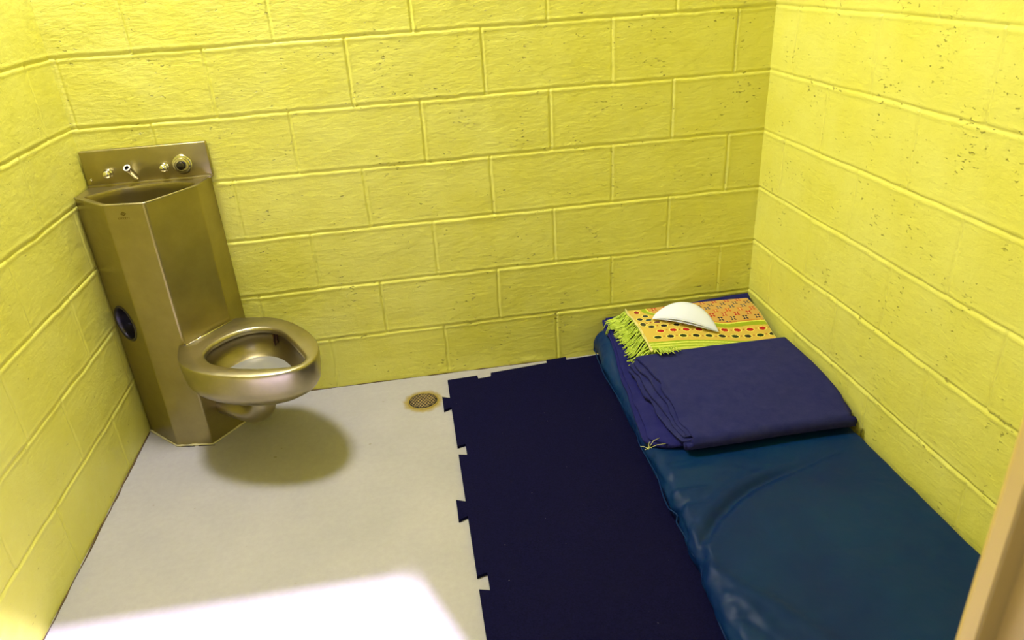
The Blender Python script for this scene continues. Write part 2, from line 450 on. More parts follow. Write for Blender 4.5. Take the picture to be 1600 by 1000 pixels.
# basin
cx, cy = -1.93, -0.15
rings = []
for s, dz in [(1.0, 0.0010), (0.988, -0.001), (0.975, -0.006), (0.965, -0.02), (0.93, -0.07), (0.86, -0.105), (0.68, -0.128), (0.35, -0.138), (0.12, -0.140)]:
    rings.append([Vector((cx + (v.x-cx)*s, cy + (v.y-cy)*s, ZR + dz)) for v in loop])
bm = bmesh.new(); loft(bm, rings, False, True)
basin = bm_obj('basin', bm, steel('basin_steel', (0.30, 0.25, 0.12, 1), 0.30, brush=(1, 1, 1), amt=0.08), unit)
bm = bmesh.new(); lathe(bm, [(0.020, 0.0), (0.019, 0.002), (0.012, 0.002), (0.010, 0.0)], (cx, cy, ZR-0.1385), (0,0,1), 24)
bm_obj('drain_fitting', bm, M_chrome, basin)
# rolled front lip and back splash
bm = bmesh.new()
lip = [up(v, ZR+0.001) for v in [A] + cB + cC + cD + [E_]]
tube(bm, lip, 0.0028, 8)
bm_obj('rim_edge', bm, M_bowl, unit)
bm = bmesh.new()
add_box(bm, (-2.112, -0.022, ZR), (-1.733, -0.003, 0.950), 0.0035, 3)
add_box(bm, (-2.112, -0.030, ZR-0.002), (-1.737, -0.018, ZR+0.008), 0.003, 2)
bm_obj('backsplash', bm, M_steel, unit, angle=40)
# valves on the back splash
YB = -0.022
def button(x, z, r):
    bm = bmesh.new()
    lathe(bm, [(r*1.15, 0), (r*1.15, 0.003), (r*0.8, 0.005), (r*0.8, 0.010), (r, 0.012), (r*0.96, 0.018), (r*0.72, 0.0225), (r*0.35, 0.0245), (r*0.05, 0.025)], (x, YB, z), (0, -1, 0), 28)
    return bm_obj('push_button', bm, M_chrome, unit)
button(-2.042, 0.878, 0.0125); button(-1.872, 0.882, 0.0125)
bm = bmesh.new()
lathe(bm, [(0.032, 0), (0.0315, 0.005), (0.029, 0.008), (0.025, 0.008), (0.0235, 0.012), (0.0235, 0.020), (0.022, 0.023), (0.0185, 0.023), (0.0175, 0.019), (0.001, 0.0185)], (-1.816, YB, 0.886), (0, -1, 0.0), 40)
fb = bm_obj('flush_button', bm, M_chrome, unit, angle=40); fb['label'] = 'large round chrome flush valve button'
bm = bmesh.new()
d = Vector((-0.10, -0.62, 0.62)).normalized(); o = Vector((-1.965, YB, 0.862))
a = d.orthogonal().normalized()
lathe(bm, [(0.0105, -0.004), (0.0095, 0.012), (0.0095, 0.040), (0.0112, 0.042), (0.0112, 0.051), (0.0068, 0.051), (0.0068, 0.042), (0.001, 0.041)], o, d, 22)
sp = bm_obj('spout', bm, M_chrome, unit, angle=40)
bm = bmesh.new(); lathe(bm, [(0.0067, 0.0425), (0.001, 0.0430)], o, d, 18); bm_obj('spout_bore', bm, M_dark, sp)  # black disc paints the shade inside the spout mouth
bm = bmesh.new(); lathe(bm, [(0.004, 0), (0.0035, 0.002), (0.0005, 0.003)], (-2.098, YB, 0.862), (0, -1, 0), 12); bm_obj('screw', bm, M_chrome, unit)
bm = bmesh.new(); lathe(bm, [(0.0135, 0.018), (0.0130, 0.027), (0.0105, 0.0305), (0.004, 0.0310), (0.001, 0.0310)], (-1.816, YB, 0.886), (0, -1, 0), 32)
bm_obj('button_centre', bm, steel('dark_reflection_steel', (0.10, 0.09, 0.12, 1), 0.2, amt=0.02), fb, angle=40)  # dark colour stands in for the dark reflection in the chrome centre
# maker's mark etched on the front facet: small diamond over a short line of lettering
fd = (Cc - B).normalized(); fn = Vector((fd.y, -fd.x, 0)); fn = fn if fn.y < 0 else -fn
mc = B + fd*0.054 + fn*0.0006
bm = bmesh.new()
def quad(pts): bm.faces.new([bm.verts.new(mc + fd*x + Vector((0,0,z))) for x, z in pts])
quad([(-0.009, 0.812), (0, 0.8185), (0, 0.8162), (-0.0055, 0.812)]); quad([(0, 0.8185), (0.009, 0.812), (0.0055, 0.812), (0, 0.8162)])
quad([(0.009, 0.812), (0, 0.8055), (0, 0.8078), (0.0055, 0.812)]); quad([(-0.009, 0.812), (-0.0055, 0.812), (0, 0.8078), (0, 0.8055)])
quad([(-0.0035, 0.812), (0, 0.8145), (0.0035, 0.812), (0, 0.8095)])
x = -0.018
for wd in (0.004, 0.003, 0.004, 0.004, 0.003, 0.004, 0.003):
    quad([(x, 0.7955), (x+0.0011, 0.7955), (x+0.0011, 0.8005), (x, 0.8005)])
    quad([(x, 0.7995), (x+wd, 0.7995), (x+wd, 0.8005), (x, 0.8005)])
    quad([(x, 0.7955), (x+wd*0.8, 0.7955), (x+wd*0.8, 0.7963), (x, 0.7963)])
    x += wd + 0.0014
bm_obj('etched_mark', bm, M_etch, cab, smooth=False)
# caulk bead on the floor round the foot
bm = bmesh.new()
cpts = []
cl = [A, B, Cc, D, E_]
for a, b in zip(cl[:-1], cl[1:]):
    n_ = 14
    for k in range(n_): cpts.append(a.lerp(b, k/n_))
cpts.append(E_); cen = Vector((-1.93, -0.1, 0))
cpts = [p + (p-cen).normalized()*0.003 + Vector((0, 0, 0.002)) for p in cpts]
tube(bm, cpts, [0.0035+0.0016*sn(i*0.7, 0, 8, 1) for i in range(len(cpts))], 7)
ck = bm_obj('caulk_bead', bm, M_caulk, unit)
bm = bmesh.new()
for a, b in ((0.12, 0.50), (0.60, 1.06)):
    p0 = B.lerp(Cc, a); p1 = B.lerp(Cc, b); off = Vector((0.0, -0.0085, 0.0008))
    tube(bm, [p0+off, p0.lerp(p1, .5)+off, p1+off], 0.0011, 6)
bm_obj('caulk_gap', bm, M_dark, ck)

# toilet bowl, in the frame of the facet it grows out of
th = math.radians(-41); AX = Vector((math.cos(th), math.sin(th), 0)); PE = Vector((-AX.y, AX.x, 0)); O = Vector((-1.8085, -0.206, 0))
def bp(a, p, z): v = O + AX*a + PE*p; v.z = z; return v
ZD = 0.378
outl = [(-0.02, -0.108), (0.045, -0.158), (0.10, -0.183), (0.165, -0.191), (0.235, -0.182), (0.31, -0.155), (0.375, -0.118), (0.425, -0.068), (0.446, -0.010),
        (0.432, 0.048), (0.385, 0.100), (0.31, 0.143), (0.235, 0.166), (0.165, 0.176), (0.10, 0.172), (0.045, 0.150), (-0.02, 0.112)]
def oc_(v): return v
curve = smooth_curve([(a, p, 0) for a, p in outl], 5)
NB = len(curve)
inl = [(0.075, -0.062), (0.105, -0.105), (0.160, -0.129), (0.225, -0.127), (0.295, -0.104), (0.360, -0.070), (0.405, -0.036), (0.418, -0.006), (0.402, 0.026),
       (0.345, 0.056), (0.280, 0.085), (0.215, 0.108), (0.155, 0.112), (0.105, 0.090), (0.076, 0.050), (0.066, -0.005)]
icurve = smooth_curve([(a, p, 0) for a, p in inl], 5, True)
ca, cp = 0.20, -0.008
def ring_out(s, z, back=None):
    r = []
    for v in curve:
        a = ca + (v.x-ca)*s; p = cp + (v.y-cp)*s
        r.append(bp(a, p, z))
    return r
bm = bmesh.new()
rings = [ring_out(0.985, ZD), ring_out(0.995, ZD-0.002), ring_out(1.0, ZD-0.006), ring_out(1.003, ZD-0.012), ring_out(0.998, ZD-0.03), ring_out(0.985, ZD-0.062), ring_out(0.965, ZD-0.085), ring_out(0.91, ZD-0.104),
         ring_out(0.78, ZD-0.124), ring_out(0.58, ZD-0.140), ring_out(0.36, ZD-0.150)]
vr = [[bm.verts.new(p) for p in r] for r in rings]
for a, b in zip(vr[:-1], vr[1:]):
    for i in range(NB): j = (i+1) % NB; bm.faces.new((a[i], a[j], b[j], b[i]))
bm.faces.new(vr[-1])
# top: annulus between the outer ring and the opening
inner = [bm.verts.new(bp(ca+(v.x-ca)*1.06, cp+(v.y-cp)*1.06, ZD-0.0005)) for v in icurve]
es = []
for i in range(NB):
    e = bm.edges.get((vr[0][i], vr[0][(i+1) % NB])) or bm.edges.new((vr[0][i], vr[0][(i+1) % NB])); es.append(e)
NI = len(inner)
es += [bm.edges.new((inner[i], inner[(i+1) % NI])) for i in range(NI)]
bmesh.ops.triangle_fill(bm, use_beauty=True, edges=es)
# rolled lip into the bowl
prev = inner
for s, dz in [(1.035, -0.0015), (1.010, -0.005), (0.995, -0.011), (1.0, -0.018), (1.02, -0.022)]:
    cur = [bm.verts.new(bp(ca+(v.x-ca)*s, cp+(v.y-cp)*s, ZD+dz)) for v in icurve]
    for i in range(NI): j = (i+1) % NI; bm.faces.new((prev[i], prev[j], cur[j], cur[i]))
    prev = cur
bowl = bm_obj('toilet_bowl', bm, M_bowl, unit, angle=50)
# inner basin of the bowl
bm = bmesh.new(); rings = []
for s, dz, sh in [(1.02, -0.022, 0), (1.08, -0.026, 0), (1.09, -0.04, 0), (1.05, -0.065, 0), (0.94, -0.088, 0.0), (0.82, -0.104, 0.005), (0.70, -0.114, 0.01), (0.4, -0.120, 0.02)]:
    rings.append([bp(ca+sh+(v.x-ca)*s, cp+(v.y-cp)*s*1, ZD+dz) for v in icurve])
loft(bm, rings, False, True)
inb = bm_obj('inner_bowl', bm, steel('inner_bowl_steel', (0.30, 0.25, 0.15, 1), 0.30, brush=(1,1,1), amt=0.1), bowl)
bm = bmesh.new()
rings = [[bp(ca+0.004+(v.x-ca)*s, cp+(v.y-cp)*s, ZD-0.0965) for v in icurve] for s in (0.865, 0.5, 0.2)]
loft(bm, rings, False, True)
wt = bm_obj('water', bm, M_water, bowl)
# rust runs on the far inside wall of the bowl
bm = bmesh.new()
for (da, pp, l) in [(0.158, 0.0, 0.045), (0.170, 0.0, 0.028)]:
    # run down the wall at the far side
    pts = []
    for t in np.linspace(0, 1, 8):
        z = ZD - 0.028 - l*t
        s = 1.085 - 0.02*t
        vv = min(icurve, key=lambda v: (v.x-da)**2 + (v.y-0.11)**2)
        pts.append(bp(ca+(vv.x-ca)*s + 0.002*math.sin(9*t), cp+(vv.y-cp)*(s-0.02), z))
    tube(bm, pts, [0.0042*(1-0.6*t) for t in np.linspace(0, 1, 8)], 7)
bm_obj('rust_streak', bm, M_rust, inb)
# bright welded seam where the deck meets the cabinet
bm = bmesh.new()
d1 = Cc + Vector((0.006, -0.004, 0)); d2 = D + Vector((0.006, -0.004, 0))
tube(bm, [up(d1.lerp(d2, t), ZD+0.001) for t in (0.0, 0.5, 1.0)], 0.0022, 8)
bm_obj('weld_seam', bm, M_chrome, bowl)
bm = bmesh.new(); lathe(bm, [(0.006, -0.002), (0.005, 0.003), (0.002, 0.004)], up(Cc, ZD-0.004), (0.2, -0.8, 0.3), 10); bm_obj('weld_spot', bm, M_dark, bowl)
# trap pipe under the bowl
bm = bmesh.new()
pts = smooth_curve([bp(0.20, -0.01, 0.255), bp(0.205, -0.01, 0.21), bp(0.195, -0.01, 0.165), bp(0.15, -0.01, 0.130), bp(0.08, -0.01, 0.118), bp(-0.04, -0.01, 0.115)], 6)
tube(bm, pts, [0.052 - 0.012*min(1, i/8) for i in range(len(pts))], 24)
trap = bm_obj('trap_pipe', bm, M_bowl, unit)

# ------------------------------------------------------------------ floor drain
DC = Vector((-1.161, -0.180, 0))
drain = empty('floor_drain', DC); tag(drain, 'round perforated metal floor drain beside the corner of the black mat', 'drain')
bm = bmesh.new(); lathe(bm, [(0.056, 0.0002), (0.055, 0.0025), (0.051, 0.003), (0.0505, 0.0008)], DC, (0,0,1), 48, cap=False)
rim = bm_obj('drain_rim', bm, Mat('drain_rim_metal').set(color=srgb(150, 130, 60), rough=0.6, metal=0.3).m, drain)
bm = bmesh.new(); lathe(bm, [(0.0505, 0.0004), (0.0505, 0.0010)], DC, (0,0,1), 48); bm_obj('drain_shade_disc', bm, M_dark, drain)  # flat disc, dirty metal blackened to stand for the shaded pit
bm = bmesh.new(); pitch = 0.0116; hr = 0.0048
cells = []
for i in range(-7, 8):
    for j in range(-7, 8):
        x = pitch*(i + 0.5*(j % 2)); y = pitch*0.866*j
        if math.hypot(x, y) < 0.046: cells.append((x, y))
R6 = pitch/math.sqrt(3)
for x, y in cells:
    ho = []; hi = []
    for k in range(12):
        an = math.radians(30*k)
        # hexagon boundary radius with flat sides facing the neighbours
        q = (an - math.radians(0)) % math.radians(60) - math.radians(30)
        rr = (pitch/2)/math.cos((an % math.radians(60)) if False else ((an + math.radians(30)) % math.radians(60)) - math.radians(30))
        ho.append(bm.verts.new(DC + Vector((x + rr*math.cos(an), y + rr*math.sin(an), 0.0032))))
        hi.append(bm.verts.new(DC + Vector((x + hr*math.cos(an), y + hr*math.sin(an), 0.0032))))
    lo = [bm.verts.new(v.co - Vector((0,0,0.0018))) for v in hi]
    for k in range(12):
        j = (k+1) % 12
        bm.faces.new((ho[k], ho[j], hi[j], hi[k])); bm.faces.new((hi[k], hi[j], lo[j], lo[k]))
bmesh.ops.remove_doubles(bm, verts=bm.verts, dist=0.0002)
bm_obj('drain_grate', bm, M_grate, drain, smooth=False)

# ------------------------------------------------------------------ black interlocking rubber mat
MT = 0.010
L = [(-1.064, -0.071), (-0.951, -0.064), (-0.950, -0.088), (-0.902, -0.083), (-0.899, -0.057), (-0.677, -0.036), (-0.676, -0.014), (-0.598, -0.009), (-0.601, -0.031), (-0.30, -0.012), (0.118, -0.010), (0.118, -1.985)]
left = []
for yc, typ in [(-0.228, 't'), (-0.517, 'n'), (-0.798, 't'), (-1.080, 'n'), (-1.366, 't'), (-1.65, 'n')]:
    if typ == 't': left += [(-1.065, yc+0.031), (-1.092, yc+0.044), (-1.092, yc-0.044), (-1.065, yc-0.031)]
    else: left += [(-1.065, yc+0.022), (-1.038, yc+0.030), (-1.038, yc-0.030), (-1.065, yc-0.022)]
L = L + [(-1.064, -1.985)] + left[::-1]
bm = bmesh.new()
lo = [bm.verts.new((x, y, 0.0005)) for x, y in L]; hi = [bm.verts.new((x, y, MT)) for x, y in L]
for i in range(len(L)):
    j = (i+1) % len(L); bm.faces.new((lo[i], lo[j], hi[j], hi[i]))
for vs in (lo, hi):
    es = [bm.edges.get((vs[i], vs[(i+1) % len(vs)])) for i in range(len(vs))]
    bmesh.ops.triangle_fill(bm, use_beauty=True, edges=es)
tag(bm_obj('rubber_floor_mat', bm, M_rubber, smooth=False), 'black interlocking rubber floor mat with dovetail edge lying between drain and mattress', 'floor mat')

# ------------------------------------------------------------------ teal mattress on the floor
def ss(a, b, x): t = np.clip((x-a)/(b-a), 0, 1); return t*t*(3-2*t)
def m_top(y):            # height of the mattress top, pillow end at the wall
    return 0.080 + 0.050*ss(-0.34, -0.12, y)
def m_left(y):
    return float(np.interp(y, [-1.97, -1.4, -1.20, -1.03, -0.95, -0.74, -0.45, -0.2, 0.0], [-0.545, -0.545, -0.535, -0.520, -0.520, -0.508, -0.500, -0.500, -0.482]))
crease = [  # plan polyline, height, width: folds of the cover
    ([(-0.545, -1.165), (-0.484, -1.109), (-0.43, -1.054), (-0.368, -1.009), (-0.302, -0.968), (-0.226, -0.937), (-0.155, -0.916), (0.02, -0.868)], -0.0110, 0.013),
    ([(-0.545, -1.120), (-0.500, -1.075), (-0.45, -1.025), (-0.390, -0.980), (-0.320, -0.940), (-0.24, -0.910), (-0.10, -0.880)], 0.0060, 0.018),
    ([(-0.540, -1.185), (-0.509, -1.232), (-0.484, -1.282), (-0.435, -1.339), (-0.393, -1.402), (-0.33, -1.50)], 0.0085, 0.024),
    ([(-0.555, -0.930), (-0.484, -0.937), (-0.400, -0.946)], 0.0070, 0.012),
    ([(-0.555, -0.975), (-0.49, -0.975), (-0.42, -0.985)], -0.0060, 0.012),
    ([(-0.555, -0.870), (-0.46, -0.860), (-0.36, -0.845)], 0.0035, 0.016),
    ([(-0.55, -1.29), (-0.50, -1.31), (-0.45, -1.40)], 0.0050, 0.012),
    ([(-0.55, -1.35), (-0.50, -1.37), (-0.46, -1.45)], -0.0060, 0.012),
    ([(-0.47, -0.80), (-0.36, -0.795), (-0.22, -0.81)], -0.0040, 0.014),
    ([(-0.55, -0.62), (-0.50, -0.64), (-0.46, -0.66)], 0.005, 0.010),
    ([(-0.56, -0.70), (-0.51, -0.70), (-0.46, -0.70)], -0.005, 0.010),
    ([(-0.55, -0.50), (-0.51, -0.46), (-0.49, -0.36), (-0.485, -0.20)], 0.004, 0.014),
]
def seg_dist(px_, py_, pts):
    best = np.full(px_.shape, 9.0); tt = np.zeros(px_.shape); n = len(pts)-1
    for i in range(n):
        a = np.array(pts[i]); b = np.array(pts[i+1]); ab = b-a; L2 = ab@ab
        t = np.clip(((px_-a[0])*ab[0] + (py_-a[1])*ab[1])/L2, 0, 1)
        d = np.hypot(px_-a[0]-t*ab[0], py_-a[1]-t*ab[1])
        m_ = d < best; best = np.where(m_, d, best); tt = np.where(m_, (i+t)/n, tt)
    return best, tt
ny, nr = 330, 170
yy = -0.012 - np.linspace(0, 1, ny)*1.955
P = np.zeros((ny, nr, 3))
for i, y in enumerate(yy):
    xl = m_left(y) - 0.002 + 0.004*sn(y, 0, 51, 9); xr = 0.122
    zt = float(m_top(np.array(y))); zb = MT + 0.001
    # ends taper
    e = min(y - yy[-1], yy[0] - y); r = 0.035
    k = math.sqrt(max(0.0, 1-(1-min(e/r, 1))**2))
    zt2 = zb + (zt-zb)*(0.35+0.65*k) if e < r else zt
    # ring: bottom right -> bottom left -> left side arc -> top -> right side
    th_ = zt2 - zb; rr = th_*0.46; 
    pts = []
    nb, na, ntp = 20, 30, 90
    for k_ in range(nb): t = k_/nb; pts.append((xr-rr*.6 + (xl+rr - xr+rr*.6)*t, zb))
    for k_ in range(na):
        an = -math.pi/2 - math.pi*k_/na
        c_ = math.cos(an); s_ = math.sin(an)
        pts.append((xl + rr + rr*c_*(1.0), zb + th_/2 + th_/2*(abs(s_)**0.85)*(1 if s_ > 0 else -1)))
    for k_ in range(ntp): t = k_/ntp; pts.append((xl+rr + (xr-rr*.6-xl-rr)*t, zt2))
    for k_ in range(nr-nb-na-ntp):
        an = math.pi/2 - math.pi*k_/(nr-nb-na-ntp-1)
        pts.append((xr - rr*.6 + rr*.6*math.cos(an), zb + th_/2 + th_/2*math.sin(an)))
    P[i, :, 0] = [p[0] for p in pts]; P[i, :, 1] = y; P[i, :, 2] = [p[1] for p in pts]
X_, Y_, Z_ = P[..., 0], P[..., 1], P[..., 2]
topw = np.clip((Z_ - 0.03)/0.05, 0, 1)
D_ = np.zeros_like(X_)
for pts, dep, wd in crease:
    d, t = seg_dist(X_, Y_, pts); D_ += 1.15*dep*np.exp(-(d/wd)**2)*np.sin(np.clip(0.12+t*0.88, 0, 1)*math.pi)**0.6
edge = np.exp(-((X_+0.52)/0.08)**2)
D_ += 0.0040*vnoise(X_, Y_, 61, 6) + 0.0015*vnoise(X_, Y_*1.5, 62, 17) + edge*(0.0045*vnoise(X_*.6, Y_, 63, 14) + 0.0025*vnoise(X_, Y_, 64, 34))
press = ss(-0.815, -0.78, Y_)*ss(-0.53, -0.50, X_)      # pressed flat under the bedding
P[..., 2] = Z_ + (D_*(1-press) - 0.002*press)*topw*(Y_ > -1.94)
side = np.exp(-((X_+0.53)/0.035)**2)*np.clip((Z_-MT-0.002)/0.02, 0, 1)
P[..., 0] = X_ + side*(0.007*vnoise(Y_, Z_*3, 65, 15) + 0.004*vnoise(Y_, Z_*2, 66, 37))
# bulge under-cut near the fold at y -0.98
P[..., 0] += side*(0.014*np.exp(-((Y_+0.985)/0.020)**2) + 0.012*np.exp(-((Y_+1.17)/0.03)**2))
P2 = np.concatenate([P, P[:, :1]], 1)
mattress = empty('mattress', (-0.2, -1.0, MT)); tag(mattress, 'teal vinyl mattress lying on the floor along the right wall', 'mattress')
cover = grid_mesh('mattress_cover', P2[:, ::-1], M_vinyl, mattress)
bm = bmesh.new()
bm.free()
for i_ in (0, ny-1):
    bm = bmesh.new(); bm.faces.new([bm.verts.new(P[i_, k_]) for k_ in range(0, nr)])
    bm_obj('end_panel', bm, M_vinyl, mattress, smooth=False)
# stitched welt seam low on the left side
bm = bmesh.new()
pts = [(m_left(y)-0.003+0.005*sn(y, 3, 71, 12) + 0.014*math.exp(-((y+0.985)/0.020)**2) + 0.012*math.exp(-((y+1.17)/0.03)**2), y, 0.040+0.006*sn(y, 5, 72, 10)) for y in np.linspace(-0.04, -1.93, 200)]
tube(bm, pts, 0.0022, 6)
bm_obj('seam_welt', bm, M_vinyl, mattress)

# ------------------------------------------------------------------ folded blankets: a sheet that doubles back on itself
def serpentine(y0, y1, layers, hgt, per=90):
    prof = []; fr = 0.5*hgt
    for l in range(layers):
        zc = hgt*(l+0.5); a_, b_ = (y0, y1) if l % 2 == 0 else (y1, y0); sgn = -1 if b_ < a_ else 1
        for k in range(per): prof.append((a_ + (b_-a_)*k/per, zc, l))
        if l < layers-1:
            for k in range(1, 9):
                an = math.pi*k/9; prof.append((b_ + sgn*fr*1.2*math.sin(an), zc + hgt*0.5*(1-math.cos(an)), l + k/9))
    return prof
def wrapped(y0, y1, hgt, per=70):
    """inner pair of layers, then the outer sheet over the top, round the front and back underneath"""
    prof = []; h = [hgt*(k+0.5) for k in range(4)]
    def run(a, b, z, l):
        for k in range(per): prof.append((a+(b-a)*k/per, z, l))
    def arc(y, za, zb, la, lb, sgn, bulge=1.0):
        c_, r_ = (za+zb)/2, abs(zb-za)/2
        for k in range(0, 13):
            an = math.pi*k/12; prof.append((y + sgn*r_*bulge*math.sin(an), c_ + (za-c_)*math.cos(an), la+(lb-la)*k/12))
    run(y0-0.004, y1+0.034, h[1], 1); arc(y1+0.034, h[1], h[2], 1, 2, -1)
    run(y1+0.034, y0-0.012, h[2], 2); arc(y0-0.012, h[2], h[3], 2, 3, 1)
    run(y0-0.012, y1+0.012, h[3], 3); arc(y1+0.012, h[3], h[0], 3, 0, -1, 0.75)
    run(y1+0.012, y0-0.008, h[0], 0)
    return prof
def folded_sheet(name, mat, prof, z_of, layers, thick, xl_of, xr_of, seed, z_top=None, nx=70, parent=None, sag=0.0, gap=0.0012, crumple=1.0):
    """a centre line in y-z (with height above the support z_of) swept along x as a sheet of real thickness"""
    hgt = thick + gap
    prof = np.array(prof); m_ = len(prof)
    ty = np.gradient(prof[:, 0]); tz = np.gradient(prof[:, 1]); ln = np.hypot(ty, tz); ny_, nz_ = -tz/ln, ty/ln
    half = thick/2
    ringy = np.concatenate([prof[:, 0]+ny_*half, (prof[:, 0]-ny_*half)[::-1]]); ringz = np.concatenate([prof[:, 1]+nz_*half, (prof[:, 1]-nz_*half)[::-1]])
    ringl = np.concatenate([prof[:, 2], prof[:, 2][::-1]])
    Q = np.zeros((nx, len(ringy), 3)); ts = np.linspace(0, 1, nx)
    ts = ts**1.6
    xl = np.array([xl_of(y, l) for y, l in zip(ringy, ringl)]); xr = np.array([xr_of(y, l) for y, l in zip(ringy, ringl)])
    for i, t in enumerate(ts):
        x = xl + (xr-xl)*t
        endr = 0.35 + 0.65*min(1, t/0.01) if t < 0.01 else 1
        nz = ringz/(hgt*layers)
        zs_ = z_of(ringy, x)*(1-nz) + (z_top or z_of)(ringy, x)*nz + ringz
        if layers > 2: zs_ = zs_ - 0.10*ringz*(1-ss(-0.80, -0.50, ringy))
        fade = math.exp(-t*9)
        zs_ = zs_ + nz*(0.0030*vnoise(x, ringy, seed, 6) + 0.0016*vnoise(x, ringy, seed+1, 19))
        zs_ = zs_ + crumple*fade*nz*(0.007*vnoise(x*1.5, ringy, seed+2, 16)) - fade*nz*0.010 - sag*nz*math.exp(-t*16)
        yd = ringy + 0.003*vnoise(x, ringz*0, seed+3, 8) + fade*0.004*vnoise(ringz*8, ringl, seed+4, 3)
        Q[i, :, 0] = x; Q[i, :, 1] = yd; Q[i, :, 2] = zs_
    Q2 = np.concatenate([Q, Q[:, :1]], 1)
    o = grid_mesh(name, Q2, mat, parent)
    # close the ends with strips between the two faces of the sheet
    bm = bmesh.new(); bm.from_mesh(o.data)
    K = len(ringy); W = K+1; bm.verts.ensure_lookup_table()
    for i in (0, nx-1):
        for k in range(m_-1):
            a, b, c_, d_ = i*W+k, i*W+k+1, i*W+(K-2-k), i*W+(K-1-k)
            try: f = bm.faces.new([bm.verts[q] for q in (a, b, c_, d_)]); f.smooth = True
            except ValueError: pass
    bmesh.ops.recalc_face_normals(bm, faces=bm.faces)
    bm.to_mesh(o.data); bm.free()
    return o
# lower blanket, head of the bed to mid length
def zsup(y, x): return m_top(y) + 0.0025
LB_LAY = 2
def lb_left(y, l):
    b = float(np.interp(y, [-0.76, -0.70, -0.60, -0.45, -0.30, -0.10, 0], [-0.485, -0.505, -0.496, -0.478, -0.462, -0.452, -0.446]))
    if y < -0.70: b += (max(0, (-0.70-y)/0.06)**2)*0.06
    return b + 0.010*(2-l)*0.4*(-1 if l < 1 else 1) + 0.005*sn(y, l, 81, 14)
lower = folded_sheet('folded_blanket', M_blanket2, serpentine(-0.018, -0.745, 2, 0.0137), lambda y, x: zsup(y, x) + 0.018*ss(-0.30, -0.03, y)*ss(-0.45, 0.05, x) + 0.020*ss(-0.075, -0.030, y)*(0.6+0.5*ss(-0.2, 0.05, x)), LB_LAY, 0.0125, lb_left, lambda y, l: 0.116 + 0.003*sn(y, l, 82, 9), 83)
tag(lower, 'navy blue blanket spread flat under the patterned rug and under the thick blanket', 'blanket')
def lbh(y, x): return zsup(y, x) + LB_LAY*(0.0125+0.0012) + 0.0065 + 0.018*ss(-0.30, -0.03, y)*ss(-0.45, 0.05, x) + 0.020*ss(-0.075, -0.030, y)*(0.6+0.5*ss(-0.2, 0.05, x))
def ub_top(y, x):
    k = ss(-0.86, -0.56, y)
    return lbh(y, x)*k + zsup(y, x)*(1-k)
# upper blanket, thick, folded four times
def ub_left(y, l):
    tb = [-0.455, -0.442, -0.428, -0.416]
    l = min(l, 3); b = float(np.interp(l, [0, 1, 2, 3], tb))
    b += 0.010*math.exp(-((y+0.50)/0.05)**2)*(l-1.5)*0.6
    b += float(np.interp(y, [-0.80, -0.70, -0.55, -0.40, -0.32], [0.035, 0.010, 0.012, 0.0, -0.006]))
    return b + 0.007*sn(y, l*1.7, 91, 13) + 0.004*sn(y, l*2.3, 92, 31)
def ub_right(y, l): return 0.108 + 0.003*sn(y, l, 93, 9) - 0.012*(l >= 2.5)*max(0, (-0.70-y)/0.08)
def ub_sup(y, x):
    k = ss(-0.795, -0.768, y)
    return lbh(y, x)*k + (zsup(y, x) + 0.003)*(1-k)
upper = folded_sheet('folded_blanket', M_blanket, wrapped(-0.335, -0.785, 0.0142), ub_sup, 4, 0.0125, ub_left, ub_right, 95, z_top=ub_top, gap=0.0017, crumple=1.4)
tag(upper, 'thick slate blue blanket folded in layers, lying in front of the patterned rug', 'blanket')

# ------------------------------------------------------------------ patterned fringed rug folded at the head
rug = empty('prayer_rug', (-0.12, -0.16, 0.19)); tag(rug, 'folded orange and lime patterned rug with green fringe at the head of the mattress', 'rug')
TL, TR, BR, BL = Vector((-0.372, -0.046, 0)), Vector((0.096, -0.074, 0)), Vector((0.112, -0.322, 0)), Vector((-0.350, -0.290, 0))
def rug_xy(u, v):   # u 0..1 left-right, v 0..1 back-front
    return TL.lerp(TR, u).lerp(BL.lerp(BR, u), v)
nu, nv = 330, 190
u_, v_ = np.meshgrid(np.linspace(0, 1, nu), np.linspace(0, 1, nv), indexing='ij')
RX = (TL.x*(1-u_)+TR.x*u_)*(1-v_) + (BL.x*(1-u_)+BR.x*u_)*v_
RY = (TL.y*(1-u_)+TR.y*u_)*(1-v_) + (BL.y*(1-u_)+BR.y*u_)*v_
RT = 0.024
def rug_top(x, y, u, v):
    z = lbh(y, x) + RT + 0.0025*vnoise(x, y, 101, 9)
    z = z + 0.004*np.sin(u*5.0+0.6)*v
    ed = np.minimum(np.minimum(u*0.47, (1-u)*0.47), np.minimum(v*0.27, (1-v)*0.27))
    return z - 0.005*np.exp(-ed/0.003)
RZ = rug_top(RX, RY, u_, v_)
su = u_*0.468; sv = v_*0.266       # metres on the cloth
def C3(r, g_, b): return np.array(srgb(r, g_, b)[:3])
col_ = np.zeros((nu, nv, 3)); col_[:] = C3(196, 154, 78)
def paint(mask, c): col_[mask] = c
